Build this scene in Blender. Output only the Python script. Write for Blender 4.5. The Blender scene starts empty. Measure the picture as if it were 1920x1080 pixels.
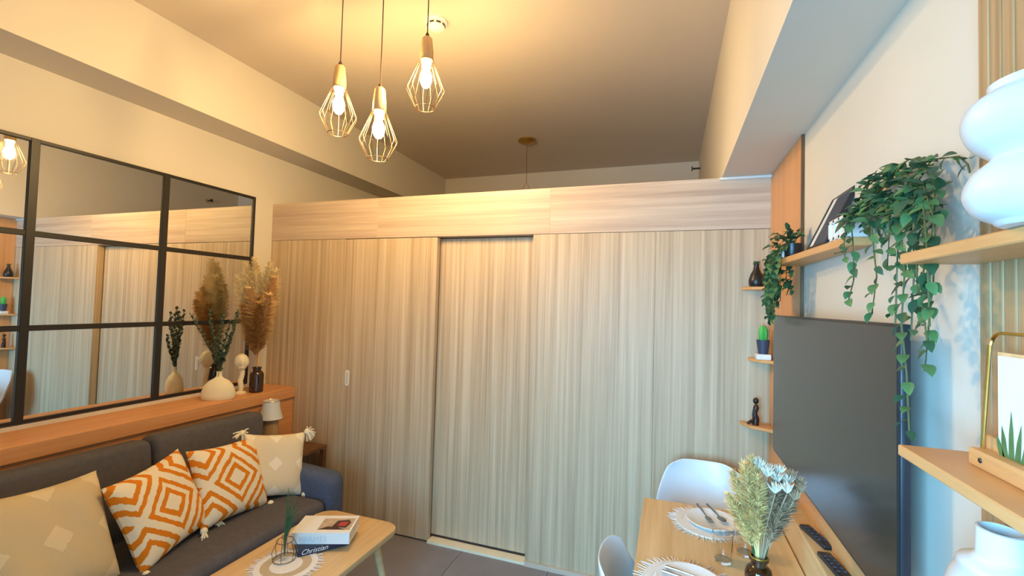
import bpy, bmesh, math, random
from mathutils import Vector, Matrix
random.seed(7)
R = math.radians; PI = math.pi
S = bpy.context.scene; COL = S.collection

# ------------------------------------------------------------------ camera
cam_d = bpy.data.cameras.new('camera'); cam = bpy.data.objects.new('camera', cam_d); COL.objects.link(cam)
cam_d.sensor_width = 36; cam_d.lens = 850 / 1920 * 36; cam_d.clip_start = .02
_y, _p, _r = R(19.26), R(1.92), R(1.62)
fw = Vector((-math.sin(_y)*math.cos(_p), math.cos(_y)*math.cos(_p), math.sin(_p)))
rt = Vector((math.cos(_y), math.sin(_y), 0)); up = rt.cross(fw)
rt, up = rt*math.cos(_r)+up*math.sin(_r), -rt*math.sin(_r)+up*math.cos(_r)
mw = Matrix((rt, up, -fw)).transposed().to_4x4(); mw.translation = (0, 0, 1.62)
cam.matrix_world = mw; S.camera = cam

# ------------------------------------------------------------------ world, daylight, exposure
w = bpy.data.worlds.new('world'); S.world = w; w.use_nodes = True
w.node_tree.nodes['Background'].inputs[0].default_value = (.55, .78, 1, 1)
w.node_tree.nodes['Background'].inputs[1].default_value = .3
ld = bpy.data.lights.new('window_daylight', 'AREA'); ld.shape = 'RECTANGLE'; ld.size = 1.5; ld.size_y = 1.5
ld.energy = 86; ld.color = (.22, .61, 1.0); ld.spread = R(120)
lo = bpy.data.objects.new('window_daylight', ld); COL.objects.link(lo)
lo.location = (-.62, -1.16, 1.45); lo.rotation_euler = (R(72), 0, R(-32))
LAMP_E = 390.0; LAMP_C = (1.0, .67, .28)
S.view_settings.view_transform = 'Standard'; S.view_settings.look = 'None'
S.view_settings.gamma = 1; S.view_settings.use_curve_mapping = False
S.view_settings.exposure = 0.62

# ------------------------------------------------------------------ materials
MATS = {}
def _new(name):
    m = bpy.data.materials.new(name); m.use_nodes = True; MATS[name] = m
    nt = m.node_tree; return m, nt, nt.nodes['Principled BSDF']
def lin(c):
    f = lambda v: v/12.92 if v <= .04045 else ((v+.055)/1.055)**2.4
    return tuple(f(v/255) for v in c) + (1,)
def plain(name, c, rough=.5, var=.06, scale=12, metal=0, bump=0, bscale=200, spec=.5, **kw):
    m, nt, b = _new(name); c = lin(c)
    tc = nt.nodes.new('ShaderNodeTexCoord'); n = nt.nodes.new('ShaderNodeTexNoise'); n.inputs['Scale'].default_value = scale
    n.inputs['Detail'].default_value = 4
    nt.links.new(tc.outputs['Object'], n.inputs['Vector'])
    r = nt.nodes.new('ShaderNodeValToRGB')
    r.color_ramp.elements[0].position = .3; r.color_ramp.elements[1].position = .7
    r.color_ramp.elements[0].color = tuple(v*(1-var) for v in c[:3])+(1,); r.color_ramp.elements[1].color = tuple(min(1, v*(1+var)) for v in c[:3])+(1,)
    nt.links.new(n.outputs['Fac'], r.inputs[0]); nt.links.new(r.outputs[0], b.inputs['Base Color'])
    b.inputs['Roughness'].default_value = rough; b.inputs['Metallic'].default_value = metal
    b.inputs['Specular IOR Level'].default_value = spec
    for k, v in kw.items(): b.inputs[k.replace('_', ' ')].default_value = v
    if bump:
        n2 = nt.nodes.new('ShaderNodeTexNoise'); n2.inputs['Scale'].default_value = bscale
        nt.links.new(tc.outputs['Object'], n2.inputs['Vector'])
        bp = nt.nodes.new('ShaderNodeBump'); bp.inputs['Strength'].default_value = bump; bp.inputs['Distance'].default_value = .004
        nt.links.new(n2.outputs['Fac'], bp.inputs['Height']); nt.links.new(bp.outputs[0], b.inputs['Normal'])
    return m
def wood(name, dark, mid, light, sc, rough=.45, spec=.35):
    """streaky laminate: noise stretched along one axis (sc = per-axis frequency)"""
    m, nt, b = _new(name); L = nt.links.new
    tc = nt.nodes.new('ShaderNodeTexCoord'); oi = nt.nodes.new('ShaderNodeObjectInfo')
    ad = nt.nodes.new('ShaderNodeVectorMath'); ad.operation = 'MULTIPLY_ADD'
    sc3 = nt.nodes.new('ShaderNodeCombineXYZ')
    mm = nt.nodes.new('ShaderNodeMath'); mm.operation = 'MULTIPLY'; mm.inputs[1].default_value = 37.0
    L(oi.outputs['Random'], mm.inputs[0])
    for i in range(3): L(mm.outputs[0], sc3.inputs[i])
    ad.inputs[1].default_value = sc; L(tc.outputs['Object'], ad.inputs[0]); L(sc3.outputs[0], ad.inputs[2])
    n1 = nt.nodes.new('ShaderNodeTexNoise'); n1.inputs['Scale'].default_value = 1; n1.inputs['Detail'].default_value = 5; n1.inputs['Roughness'].default_value = .65
    L(ad.outputs[0], n1.inputs['Vector'])
    r = nt.nodes.new('ShaderNodeValToRGB'); e = r.color_ramp.elements
    e[0].position = .32; e[0].color = lin(dark); e[1].position = .68; e[1].color = lin(light)
    k = e.new(.5); k.color = lin(mid)
    L(n1.outputs['Fac'], r.inputs[0]); L(r.outputs[0], b.inputs['Base Color'])
    b.inputs['Roughness'].default_value = rough; b.inputs['Specular IOR Level'].default_value = spec
    return m
def emit(name, c, s):
    m, nt, b = _new(name); b.inputs['Base Color'].default_value = c+(1,)
    b.inputs['Emission Color'].default_value = c+(1,); b.inputs['Emission Strength'].default_value = s; return m
def glass(name, c, rough=.02, ior=1.45):
    m, nt, b = _new(name); b.inputs['Base Color'].default_value = c+(1,); b.inputs['Transmission Weight'].default_value = 1
    b.inputs['Roughness'].default_value = rough; b.inputs['IOR'].default_value = ior; return m

plain('paint', (219, 211, 197), .75, .02, 2, bump=.05, bscale=350)
plain('ceiling_paint', (216, 202, 184), .8, .02, 1.5)
wood('laminate_v', (176, 151, 120), (198, 174, 142), (216, 194, 163), (42, 42, .55))
wood('laminate_h', (184, 160, 140), (200, 178, 156), (216, 197, 175), (.7, 30, 30))
wood('oak_orange', (205, 148, 92), (216, 160, 102), (224, 170, 113), (3, 3, 30))
wood('oak_orange_v', (202, 146, 96), (212, 157, 106), (220, 166, 116), (30, 30, .8))
wood('oak_ledge', (206, 142, 92), (214, 152, 100), (222, 162, 110), (30, 1, 30))
wood('oak_table', (205, 168, 118), (216, 181, 131), (226, 194, 146), (24, 1.2, 24))
wood('flute_wood', (158, 122, 84), (176, 141, 100), (192, 159, 118), (60, 60, .8))
wood('lamp_wood', (214, 170, 118), (226, 184, 132), (235, 196, 146), (60, 60, 6))
wood('dark_wood', (92, 62, 38), (110, 76, 48), (126, 90, 58), (30, 30, 3))
plain('floor_grey', (134, 130, 134), .55, .08, 5)
plain('grout', (92, 90, 92), .8)
plain('white_plastic', (228, 231, 234), .28, .01)
plain('white_gloss', (236, 234, 230), .35, .01)
plain('white_ceramic', (212, 216, 218), .5, .01, bump=.03)
plain('cream_ceramic', (238, 226, 196), .6, .03, bump=.05)
plain('black_metal', (32, 28, 26), .45, .05)
plain('sofa_grey', (94, 91, 95), .9, .10, 40, bump=.35, bscale=600, spec=.15)
plain('sofa_daylit_blue', (84, 92, 112), .9, .10, 40, bump=.35, bscale=600, spec=.15)  # same fabric as the cushions, with the cool daylight tint put into its colour
plain('tv_screen', (44, 40, 37), .24, .02, spec=.6)
plain('tv_edge', (32, 35, 42), .35, .05, spec=.6)
plain('leaf', (86, 122, 72), .42, .25, 30)
plain('leaf_dark', (52, 86, 56), .45, .25, 30)
plain('stem', (88, 92, 50), .6, .1)
plain('cactus', (72, 178, 78), .5, .1)
plain('eucalyptus', (74, 92, 74), .6, .2, 60)
plain('pampas_cream', (252, 230, 188), .9, .12, 30)
plain('pampas_tan', (240, 206, 152), .9, .12, 30)
plain('pampas_brown', (204, 158, 98), .9, .15, 30)
plain('dried_yellow', (240, 206, 138), .9, .15, 30)
plain('dried_pale', (236, 222, 200), .9, .12, 30)
plain('dried_brown', (176, 142, 108), .9, .12, 30)
plain('amber_glass', (52, 26, 8), .08, .1, spec=.8)
plain('black_ceramic', (30, 28, 30), .35, .1)
plain('navy_pot', (58, 66, 88), .5, .05)
plain('figurine', (44, 24, 16), .35, .1)
plain('gold', (222, 186, 104), .25, .03, metal=1)
plain('brass_dull', (176, 138, 62), .35, .03, metal=.8)
plain('rose_trim', (220, 188, 170), .3, .03, metal=.6)
plain('paper', (230, 229, 226), .6, .01)
plain('navy_cover', (34, 40, 66), .5, .05)
plain('grey_print', (206, 208, 214), .7, .01)
plain('photo_tan', (190, 168, 142), .4, .2, 25)
plain('photo_dark', (74, 50, 44), .4, .3, 40)
plain('photo_red', (186, 60, 58), .4, .15, 30)
plain('photo_navy', (40, 58, 84), .4, .2, 10)
plain('mat_white', (232, 228, 222), .95, .04, 120, bump=.6, bscale=300)
plain('mat_beige', (196, 176, 144), .95, .06, 120, bump=.6, bscale=300)
plain('steel', (150, 150, 152), .25, .03, metal=1)
plain('remote_black', (34, 36, 40), .4, .05)
plain('tassel', (240, 228, 200), .95, .06, 80)
plain('wire_gold', (96, 74, 50), .35, .03, metal=.5)
plain('cord_brown', (70, 46, 28), .7, .05)
plain('smoke_dark', (52, 46, 42), .6)
plain('mirror_silver', (232, 232, 228), .015, .003, metal=1)
plain('wire_dark', (90, 82, 80), .3, .05, metal=.6)
glass('clear_glass', (.96, .98, .98))
emit('bulb_glow', LAMP_C, LAMP_E)
emit('bulb_cap', (1, .82, .45), 3.0)

def pillow_mat(name, base, bandc, k, kind):
    """tufted diamond bands on the pillow's own front (object x, y)"""
    m, nt, b = _new(name); L = nt.links.new; N = nt.nodes.new
    tc = N('ShaderNodeTexCoord'); sp = N('ShaderNodeSeparateXYZ')
    nz = N('ShaderNodeTexNoise'); nz.inputs['Scale'].default_value = 45; L(tc.outputs['Object'], nz.inputs['Vector'])
    mx = N('ShaderNodeVectorMath'); mx.operation = 'MULTIPLY_ADD'; mx.inputs[1].default_value = (.014,)*3
    L(nz.outputs['Color'], mx.inputs[0]); L(tc.outputs['Object'], mx.inputs[2]); L(mx.outputs[0], sp.inputs[0])
    def M(op, a, bb=None, c=None):
        n = N('ShaderNodeMath'); n.operation = op
        for i, v in enumerate((a, bb, c)):
            if v is None: continue
            if isinstance(v, (int, float)): n.inputs[i].default_value = v
            else: L(v, n.inputs[i])
        return n.outputs[0]
    per = k
    ax = M('PINGPONG', M('ADD', sp.outputs[0], 10*per - .007), per/2); ay = M('PINGPONG', M('ADD', sp.outputs[1], 10*per*1.05 - .007), per*1.05/2)
    d = M('ADD', M('DIVIDE', ax, per/2), M('DIVIDE', ay, per*1.05/2))   # 0 at diamond centre, 1 at its edge
    if kind == 'bands':
        dd = M('PINGPONG', d, 1.0)
        b1 = M('MULTIPLY', M('GREATER_THAN', dd, .30), M('LESS_THAN', dd, .50))
        b2 = M('MULTIPLY', M('GREATER_THAN', dd, .68), M('LESS_THAN', dd, .86))
        fac = M('ADD', b1, b2)
    else:
        fac = M('LESS_THAN', d, .52)
    cr = N('ShaderNodeMix'); cr.data_type = 'RGBA'; cr.inputs[6].default_value = lin(base); cr.inputs[7].default_value = lin(bandc)
    L(fac, cr.inputs[0]); L(cr.outputs[2], b.inputs['Base Color']); b.inputs['Roughness'].default_value = .95; b.inputs['Specular IOR Level'].default_value = .1
    n2 = N('ShaderNodeTexNoise'); n2.inputs['Scale'].default_value = 260; L(tc.outputs['Object'], n2.inputs['Vector'])
    bp = N('ShaderNodeBump'); bp.inputs['Strength'].default_value = .6; bp.inputs['Distance'].default_value = .006
    L(M('ADD', M('MULTIPLY', fac, .8), M('MULTIPLY', n2.outputs['Fac'], .5)), bp.inputs['Height']); L(bp.outputs[0], b.inputs['Normal'])
pillow_mat('pillow_orange', (240, 226, 198), (222, 130, 34), .30, 'bands')
pillow_mat('pillow_cream', (226, 210, 178), (242, 231, 207), .15, 'diamond')
pillow_mat('pillow_beige', (206, 187, 152), (222, 205, 172), .19, 'diamond')

# ------------------------------------------------------------------ mesh helpers
def BM(): return bmesh.new()
def box(bm, x0, x1, y0, y1, z0, z1):
    v = [bm.verts.new((x, y, z)) for x in (x0, x1) for y in (y0, y1) for z in (z0, z1)]
    for f in ((0,1,3,2),(4,6,7,5),(0,4,5,1),(2,3,7,6),(0,2,6,4),(1,5,7,3)): bm.faces.new([v[i] for i in f])
    return bm
def rbox(x0, x1, y0, y1, z0, z1, r=.01, seg=3):
    bm = box(BM(), x0, x1, y0, y1, z0, z1)
    bmesh.ops.bevel(bm, geom=bm.edges[:], offset=r, segments=seg, profile=.5, affect='EDGES'); return bm
def lathe(bm, prof, seg=28, c=(0, 0), zo=0, cap=True):
    rings = []
    for r, z in prof: rings.append([bm.verts.new((c[0]+r*math.cos(2*PI*i/seg), c[1]+r*math.sin(2*PI*i/seg), z+zo)) for i in range(seg)])
    for a, b in zip(rings, rings[1:]):
        for i in range(seg): bm.faces.new((a[i], a[(i+1) % seg], b[(i+1) % seg], b[i]))
    if cap:
        if prof[0][0] > 1e-4: bm.faces.new(rings[0][::-1])
        if prof[-1][0] > 1e-4: bm.faces.new(rings[-1])
    return bm
def spline(prof, n=4):
    out = []
    P = [prof[0]]+list(prof)+[prof[-1]]
    for i in range(1, len(P)-2):
        p0, p1, p2, p3 = P[i-1:i+3]
        for k in range(n):
            t = k/n; out.append(tuple(max(0, .5*(2*p1[a]+(p2[a]-p0[a])*t+(2*p0[a]-5*p1[a]+4*p2[a]-p3[a])*t*t+(3*p1[a]-p0[a]-3*p2[a]+p3[a])*t**3)) for a in (0, 1)))
    return out+[prof[-1]]
def tube(bm, pts, r, seg=8, r2=None, closed=False):
    pts = [Vector(p) for p in pts]; n = len(pts); rings = []
    ref = Vector((0, 0, 1)) if abs((pts[-1]-pts[0]).normalized().z) < .9 else Vector((1, 0, 0))
    for i, p in enumerate(pts):
        if closed: t = (pts[(i+1) % n]-pts[i-1]).normalized()
        else: t = (pts[min(i+1, n-1)]-pts[max(i-1, 0)]).normalized()
        a = t.cross(ref)
        if a.length < 1e-5: a = t.cross(Vector((0, 1, 0)))
        a.normalize(); b = t.cross(a)
        rr = r[i] if isinstance(r, (list, tuple)) else (r if r2 is None else r+(r2-r)*i/max(1, n-1))
        rings.append([bm.verts.new(p+a*rr*math.cos(2*PI*k/seg)+b*rr*math.sin(2*PI*k/seg)) for k in range(seg)])
    m = n if closed else n-1
    for i in range(m):
        A, B = rings[i], rings[(i+1) % n]
        for k in range(seg): bm.faces.new((A[k], A[(k+1) % seg], B[(k+1) % seg], B[k]))
    if not closed: bm.faces.new(rings[0][::-1]); bm.faces.new(rings[-1])
    return bm
def prism(bm, pts, z0, z1):
    a = [bm.verts.new((x, y, z0)) for x, y in pts]; b = [bm.verts.new((x, y, z1)) for x, y in pts]; n = len(pts)
    bm.faces.new(a[::-1]); bm.faces.new(b)
    for i in range(n): bm.faces.new((a[i], a[(i+1) % n], b[(i+1) % n], b[i]))
    return bm
def ell(bm, c, rx, ry, rz, u=16, v=10, M=None):
    mt = Matrix.Translation(c) @ (M or Matrix()) @ Matrix.Diagonal((rx, ry, rz, 1))
    bmesh.ops.create_uvsphere(bm, u_segments=u, v_segments=v, radius=1, matrix=mt); return bm
def obj(name, bm, mat, parent=None, smooth=False, loc=None, rot=None):
    bmesh.ops.recalc_face_normals(bm, faces=bm.faces[:])
    me = bpy.data.meshes.new(name); bm.to_mesh(me); bm.free()
    me.materials.append(MATS[mat])
    if smooth:
        me.polygons.foreach_set('use_smooth', [True]*len(me.polygons))
        try: me.set_sharp_from_angle(angle=R(38))
        except Exception: pass
    o = bpy.data.objects.new(name, me); COL.objects.link(o)
    if parent: o.parent = parent
    if loc: o.location = loc
    if rot: o.rotation_euler = rot
    return o
def tag(o, label, cat, group=None):
    o['label'] = label; o['category'] = cat
    if group: o['group'] = group
    return o
def thing(name, label, cat, loc=(0, 0, 0), rotz=0, group=None):
    o = bpy.data.objects.new(name, None); COL.objects.link(o); o.location = loc; o.rotation_euler = (0, 0, rotz)
    o.empty_display_size = .05
    return tag(o, label, cat, group)
def struct(name, bm, mat, parent=None, label=None, **k):
    o = obj(name, bm, mat, parent, **k)
    if not parent: o['kind'] = 'structure'
    if label: o['label'] = label
    return o
def share(o, parent, loc=None, rot=None, scale=None, mw=None):
    c = o.copy(); COL.objects.link(c); c.parent = parent
    if mw is not None: c.matrix_local = mw
    else:
        if loc: c.location = loc
        if rot: c.rotation_euler = rot
        if scale: c.scale = scale
    return c
def dup(root, loc, rotz, label, group=None):
    r = root.copy(); COL.objects.link(r); r.location = loc; r.rotation_euler = (0, 0, rotz); r['label'] = label
    if group: r['group'] = group
    for ch in list(root.children):
        c = ch.copy(); COL.objects.link(c); c.parent = r
        for g in ch.children:
            d = g.copy(); COL.objects.link(d); d.parent = c
    return r

# ================================================================== THE ROOM
XL, XR, YP, YF, YB, ZC = -2.99, .515, 2.747, 5.08, -.7, 3.165
BXL, BZL, BXR, BZR = -2.705, 2.727, .262, 2.352
# floor with large grey tiles
fl = struct('floor', box(BM(), XL-.1, XR+.1, YB-.1, YF+.1, -.12, -.006), 'grout', label='grey tiled floor')
ts = .58
tile0 = None
ix = 0
for i in range(7):
    for j in range(11):
        x0 = XL+i*ts; y0 = YB+j*ts
        x1 = min(x0+ts-.003, XR); y1 = min(y0+ts-.003, YF)
        if x1-x0 < .02 or y1-y0 < .02: continue
        full = abs(x1-x0-ts+.003) < 1e-4 and abs(y1-y0-ts+.003) < 1e-4
        if full and tile0: share(tile0, fl, (x0, y0, 0))
        else:
            t = obj('tile', box(BM(), 0, x1-x0, 0, y1-y0, -.0065, 0), 'floor_grey', fl, loc=(x0, y0, 0))
            if full: tile0 = t
struct('ceiling', box(BM(), XL-.1, XR+.1, YB-.1, YF+.1, ZC, ZC+.1), 'ceiling_paint', label='cream painted ceiling')
struct('wall_left', box(BM(), XL-.1, XL, YB-.1, YF+.1, 0, ZC), 'paint', label='cream painted wall behind the mirror')
struct('wall_right', box(BM(), XR, XR+.1, YB-.1, YF+.1, 0, ZC), 'paint', label='white painted wall behind the television')
struct('wall_far', box(BM(), XL, XR, YF, YF+.1, 0, ZC), 'paint', label='cream wall of the room beyond the partition')
struct('trim_1', box(BM(), XL, BXL, YB, YF, BZL, ZC), 'paint', label='painted ceiling beam above the mirror')
struct('trim_2', box(BM(), BXR, XR, YB, YF, BZR, ZC), 'paint', label='painted ceiling beam above the television')
# window wall behind the photographer (source of the daylight)
wx0, wx1, wz0, wz1 = -1.2, .45, .3, 2.0
bm = BM()
box(bm, XL, wx0, YB-.1, YB, 0, ZC); box(bm, wx1, XR, YB-.1, YB, 0, ZC); box(bm, wx0, wx1, YB-.1, YB, 0, wz0); box(bm, wx0, wx1, YB-.1, YB, wz1, ZC)
struct('wall_front', bm, 'paint', label='white wall with the window behind the viewer')
bm = BM()
for a in ((wx0, wx0+.04, wz0, wz1), (wx1-.04, wx1, wz0, wz1), (wx0, wx1, wz0, wz0+.04), (wx0, wx1, wz1-.04, wz1)):
    box(bm, a[0], a[1], YB-.08, YB-.03, a[2], a[3])
struct('window_1', bm, 'white_gloss', label='white framed window behind the viewer')

# partition of wood laminate: header, fixed panels, two sliding doors
wb = struct('wall_back', box(BM(), XL, XR, YP+.005, YP+.115, 2.31, 2.345), 'laminate_h', label='wood laminate partition with sliding doors')
PT = 2.363
def panel(name, x0, x1, y0, y1, z0, z1, mat, parent=None, label=None, r=.0012):
    bm = rbox(0, x1-x0, 0, y1-y0, 0, z1-z0, r, 1)
    o = obj(name, bm, mat, parent, loc=(x0, y0, z0))
    if label: o['label'] = label
    return o
panel('header_panel', XL, -2.0, YP, YP+.12, 2.062, 2.352, 'laminate_h', wb, 'horizontal grain header board')
panel('header_panel', -2.0, -.72, YP, YP+.12, 2.062, 2.352, 'laminate_h', wb)
panel('header_panel', -.72, XR, YP, YP+.12, 2.062, 2.352, 'laminate_h', wb)
panel('wall_panel', XL, -2.272, YP+.002, YP+.03, 0, 2.060, 'laminate_v', wb, 'vertical grain panel')
panel('wall_panel', -.826, -.0845, YP+.002, YP+.06, .0, 2.060, 'laminate_v', wb)
panel('wall_panel', -.084, XR-.001, YP+.002, YP+.06, .0, 2.060, 'laminate_v', wb)
d1 = panel('door_1', -2.270, -1.513, YP+.005, YP+.045, .012, 2.058, 'laminate_v', None, 'sliding wood laminate door with a flush pull'); d1['kind'] = 'structure'
d2 = panel('door_2', -1.60, -.75, YP+.068, YP+.105, .03, 2.053, 'laminate_v', None, 'recessed sliding wood laminate door'); d2['kind'] = 'structure'
# flush pull on door 1 (oval dish with rim)
def capsule(w, h, n=10):
    pts = []
    for i in range(n+1): a = -PI/2+PI*i/n; pts.append((w/2*math.cos(a-PI/2+PI/2)*0+w/2*math.sin(PI*i/n-PI/2), h/2-w/2+w/2*math.cos(PI*i/n-PI/2)))
    return pts+[(-x, -z) for x, z in pts]
cp = capsule(.034, .115)
bm = prism(BM(), cp, -.004, .002); bmesh.ops.rotate(bm, verts=bm.verts[:], matrix=Matrix.Rotation(R(90), 3, 'X'))
hd = obj('flush_pull', bm, 'white_gloss', d1, loc=(.055, -.001, 1.03)); hd['label'] = 'white oval flush pull'
bm = prism(BM(), [(x*.6, z*.8) for x, z in cp], .002, .0035); bmesh.ops.rotate(bm, verts=bm.verts[:], matrix=Matrix.Rotation(R(90), 3, 'X'))
obj('pull_recess', bm, 'paint', hd)
struct('trim_3', box(BM(), -1.512, -.828, YP-.004, YP+.066, 0, .016), 'cream_ceramic', label='pale floor track in front of the recessed door')
struct('trim_4', box(BM(), -.826, XR-.07, YP-.012, YP+.001, 0, .03), 'laminate_h', label='thin skirting under the right partition panels')
struct('light_gap_strip', box(BM(), BXR-.012, XR-.001, YP-.012, YP-.001, 2.338, 2.351), 'white_gloss', label='thin white strip standing in for the lit gap under the right beam')  # bright strip in place of light leaking between partition and beam
# orange veneer on the right wall corner
cpn = struct('trim_6', box(BM(), XR-.010, XR, 2.145, YP-.001, 0, BZR-.001), 'oak_orange_v', label='orange oak veneer panel in the right corner')
struct('trim_7', box(BM(), XR-.012, XR, 2.137, 2.145, 0, BZR-.001), 'dark_wood', label='dark edge strip of the corner veneer')
# fluted cladding on the right wall close to the viewer
fb = struct('wall_cladding', box(BM(), XR-.006, XR-.0005, -.2, 1.0, .0, BZR-.001), 'flute_wood', label='fluted wood cladding on the right wall')
sl0 = None
for i in range(40):
    y = .985-i*.03
    if sl0 is None: sl0 = obj('slat', rbox(-.008, 0, -.0145, .0145, 0, BZR-.004, .003, 2), 'flute_wood', fb, loc=(XR-.006, y, .001))
    else: share(sl0, fb, (XR-.006, y, .001))

# ledge under the mirror
LZ, LX = .938, -2.68
lg = thing('wood_ledge', 'long orange wood ledge under the black grid mirror behind the sofa', 'ledge', (LX, 0, 0))
obj('top_board', rbox(-.309, 0, YB+.002, YP-.002, LZ-.075, LZ, .004, 2), 'oak_ledge', lg)
obj('front_panel', box(BM(), -.309, -.02, YB+.002, YP-.002, 0, LZ-.075), 'oak_ledge', lg)
struct('baseboard_left', box(BM(), XL, XL+.012, -.6, YP-.002, LZ, LZ+.022), 'paint', label='thin cream strip between mirror and ledge')

# ------------------------------------------------------------------ mirror
mr = thing('grid_mirror', 'large wall mirror divided by a black metal grid', 'mirror', (XL, 1.312, .965))
ys = [-1.26, -.63, 0, .622, 1.262]; zs = [0, .465, .932, 1.402]
for i in range(4):
    for j in range(3):
        obj('mirror_pane', box(BM(), .001, .008, ys[i], ys[i+1], zs[j], zs[j+1]), 'mirror_silver', mr)
for i, yv in enumerate(ys):
    h = .018 if i in (1, 2, 3) else .009
    yc = yv + (.009 if i == 0 else -.009 if i == 4 else 0)
    obj('grid_bar', rbox(.0, .020, yc-h, yc+h, zs[0], zs[-1], .002, 1), 'black_metal', mr)
for j, zv in enumerate(zs):
    h = .014 if j in (1, 2) else .009
    zc = zv + (.009 if j == 0 else -.009 if j == 3 else 0)
    obj('grid_bar', rbox(.0, .018, ys[0], ys[-1], zc-h, zc+h, .002, 1), 'black_metal', mr)

# ------------------------------------------------------------------ pendants
def pendant(label, P, cordtop):
    """P = centre of the bulb"""
    t = thing('pendant_lamp', label, 'lamp', P, 0, 'wire cage pendants'); s = 1.0
    obj('bulb', lathe(BM(), [(.001, -.052), (.013, -.047), (.022, -.034), (.028, -.014), (.028, .004), (.022, .022), (.014, .036), (.0135, .044)], 20), 'bulb_glow', t, True)
    obj('bulb_socket', lathe(BM(), [(.0135, .044), (.021, .047), (.021, .066), (.0245, .068), (.0245, .082), (.018, .085)], 18), 'bulb_cap', t, True)
    obj('lamp_holder', lathe(BM(), [(.030, .084), (.032, .088), (.031, .125), (.024, .185), (.019, .192), (.0, .193)], 24), 'lamp_wood', t, True)
    obj('cord_grip', lathe(BM(), [(.010, .192), (.009, .205), (.004, .216)], 12), 'cord_brown', t, True)
    obj('cord', tube(BM(), [(0, 0, .21), (0, 0, cordtop-P[2]-.02)], .0026, 6), 'cord_brown', t)
    cn = obj('ceiling_cup', lathe(BM(), [(.045, -.002), (.045, -.02), (.03, -.03), (.006, -.034)], 24, zo=cordtop-P[2]), 'black_metal', t, True)
    cg = obj('cage', tube(BM(), [(.031*math.cos(a), .031*math.sin(a), .082) for a in [2*PI*i/24 for i in range(24)]], .0018, 6, closed=True), 'wire_gold', t, True)
    obj('cage_ring', tube(BM(), [(.046*math.cos(a), .046*math.sin(a), -.148) for a in [2*PI*i/24 for i in range(24)]], .0018, 6, closed=True), 'wire_gold', cg, True)
    w0 = None
    for i in range(14):
        if w0 is None: w0 = obj('cage_wire', tube(BM(), [(.031, 0, .082), (.088, 0, -.062), (.088, 0, -.066), (.046, 0, -.148)], .0010, 6), 'wire_gold', cg, True)
        else: share(w0, cg, rot=(0, 0, 2*PI*i/14))
    return t
pendant('wire cage pendant nearest the mirror, left of the three lamps', (-1.568, 1.803, 2.583), ZC)
pendant('lowest wire cage pendant, middle of the three lamps', (-1.318, 1.790, 2.432), ZC)
pendant('highest wire cage pendant, right of the three lamps beside the smoke detector', (-1.110, 1.854, 2.679), ZC)
# smoke detector
t = thing('smoke_detector', 'round white smoke detector on the ceiling behind the pendants', 'detector', (-1.245, 2.167, ZC))
obj('base', lathe(BM(), [(.062, 0), (.062, -.012), (.055, -.016)], 28), 'white_gloss', t, True)
obj('cap', lathe(BM(), [(.048, -.016), (.048, -.036), (.036, -.046), (.0, -.048)], 28), 'white_gloss', t, True)
for a in range(0, 360, 45):
    bm = box(BM(), -.012, .012, .045, .0495, -.031, -.023); bmesh.ops.rotate(bm, verts=bm.verts[:], matrix=Matrix.Rotation(R(a), 3, 'Z')); obj('sensor_slot', bm, 'smoke_dark', t)
# lamp of the room beyond
t = thing('ceiling_rose', 'round brass ceiling rose with a thin hanging wire beyond the partition', 'ceiling lamp', (-1.299, 4.03, ZC))
obj('plate', lathe(BM(), [(.085, 0), (.085, -.012), (.07, -.03), (.03, -.038), (0, -.038)], 28), 'brass_dull', t, True)
obj('cord', tube(BM(), [(0, 0, -.036), (.005, 0, -.40)], .002, 6), 'cord_brown', t)
for sx in (-1, 1): obj('shade_wire', tube(BM(), [(.005, 0, -.40), (.08*sx, 0, -.56)], .0025, 6), 'brass_dull', t)
obj('shade_ring', tube(BM(), [(.005+.085*math.cos(a), .085*math.sin(a), -.56) for a in [2*PI*i/20 for i in range(20)]], .003, 6, closed=True), 'brass_dull', t)
t = thing('sprinkler_head', 'small wall sprinkler head on the beam beyond the partition', 'sprinkler', (BXR, 4.6, 2.95))
obj('escutcheon', lathe(BM(), [(.03, 0), (.03, .006), (.012, .012)], 16), 'rose_trim', t, True, rot=(0, R(-90), 0))
obj('nozzle', tube(BM(), [(-.01, 0, 0), (-.08, 0, 0)], .009, 8), 'smoke_dark', t)
obj('deflector', box(BM(), -.088, -.08, -.018, .018, -.02, .02), 'smoke_dark', t)

# ================================================================== SOFA GROUP
sf = thing('sofa', 'dark grey fabric sofa with padded back cushions below the mirror', 'sofa', (-2.25, 0, 0))
def sp(name, x0, x1, y0, y1, z0, z1, r, mat, parent=sf):
    return obj(name, rbox(x0+2.25, x1+2.25, y0, y1, z0, z1, r, 4), mat, parent, True)
sp('base', -2.64, -1.90, .10, 2.34, .06, .27, .02, 'sofa_daylit_blue')
SA, SB = 2.205, 2.345
for y0, y1 in ((.30, 2.20),):
    sp('seat_cushion', -2.46, -1.875, y0, y1, .272, .445, .045, 'sofa_grey')
for y0, y1 in ((.20, .90), (.905, 1.625), (1.632, 2.30)):
    bm = rbox(-.075, .075, y0, y1, 0, .47, .038, 4)
    for v in bm.verts:   # soft sag of the top edge
        yy = (v.co.y-y0)/(y1-y0)
        if v.co.z > .3: v.co.z += .018*math.sin(yy*PI)+.006*math.sin(yy*17)
        v.co.x += .02*math.sin(yy*PI)*math.sin(min(1, v.co.z/.47)*PI)
    obj('back_cushion', bm, 'sofa_grey', sf, True, loc=(-2.50+2.25, 0, .40), rot=(0, R(-8), 0))
sp('backrest', -2.66, -2.56, .10, 2.345, .27, .80, .03, 'sofa_grey')
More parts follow.
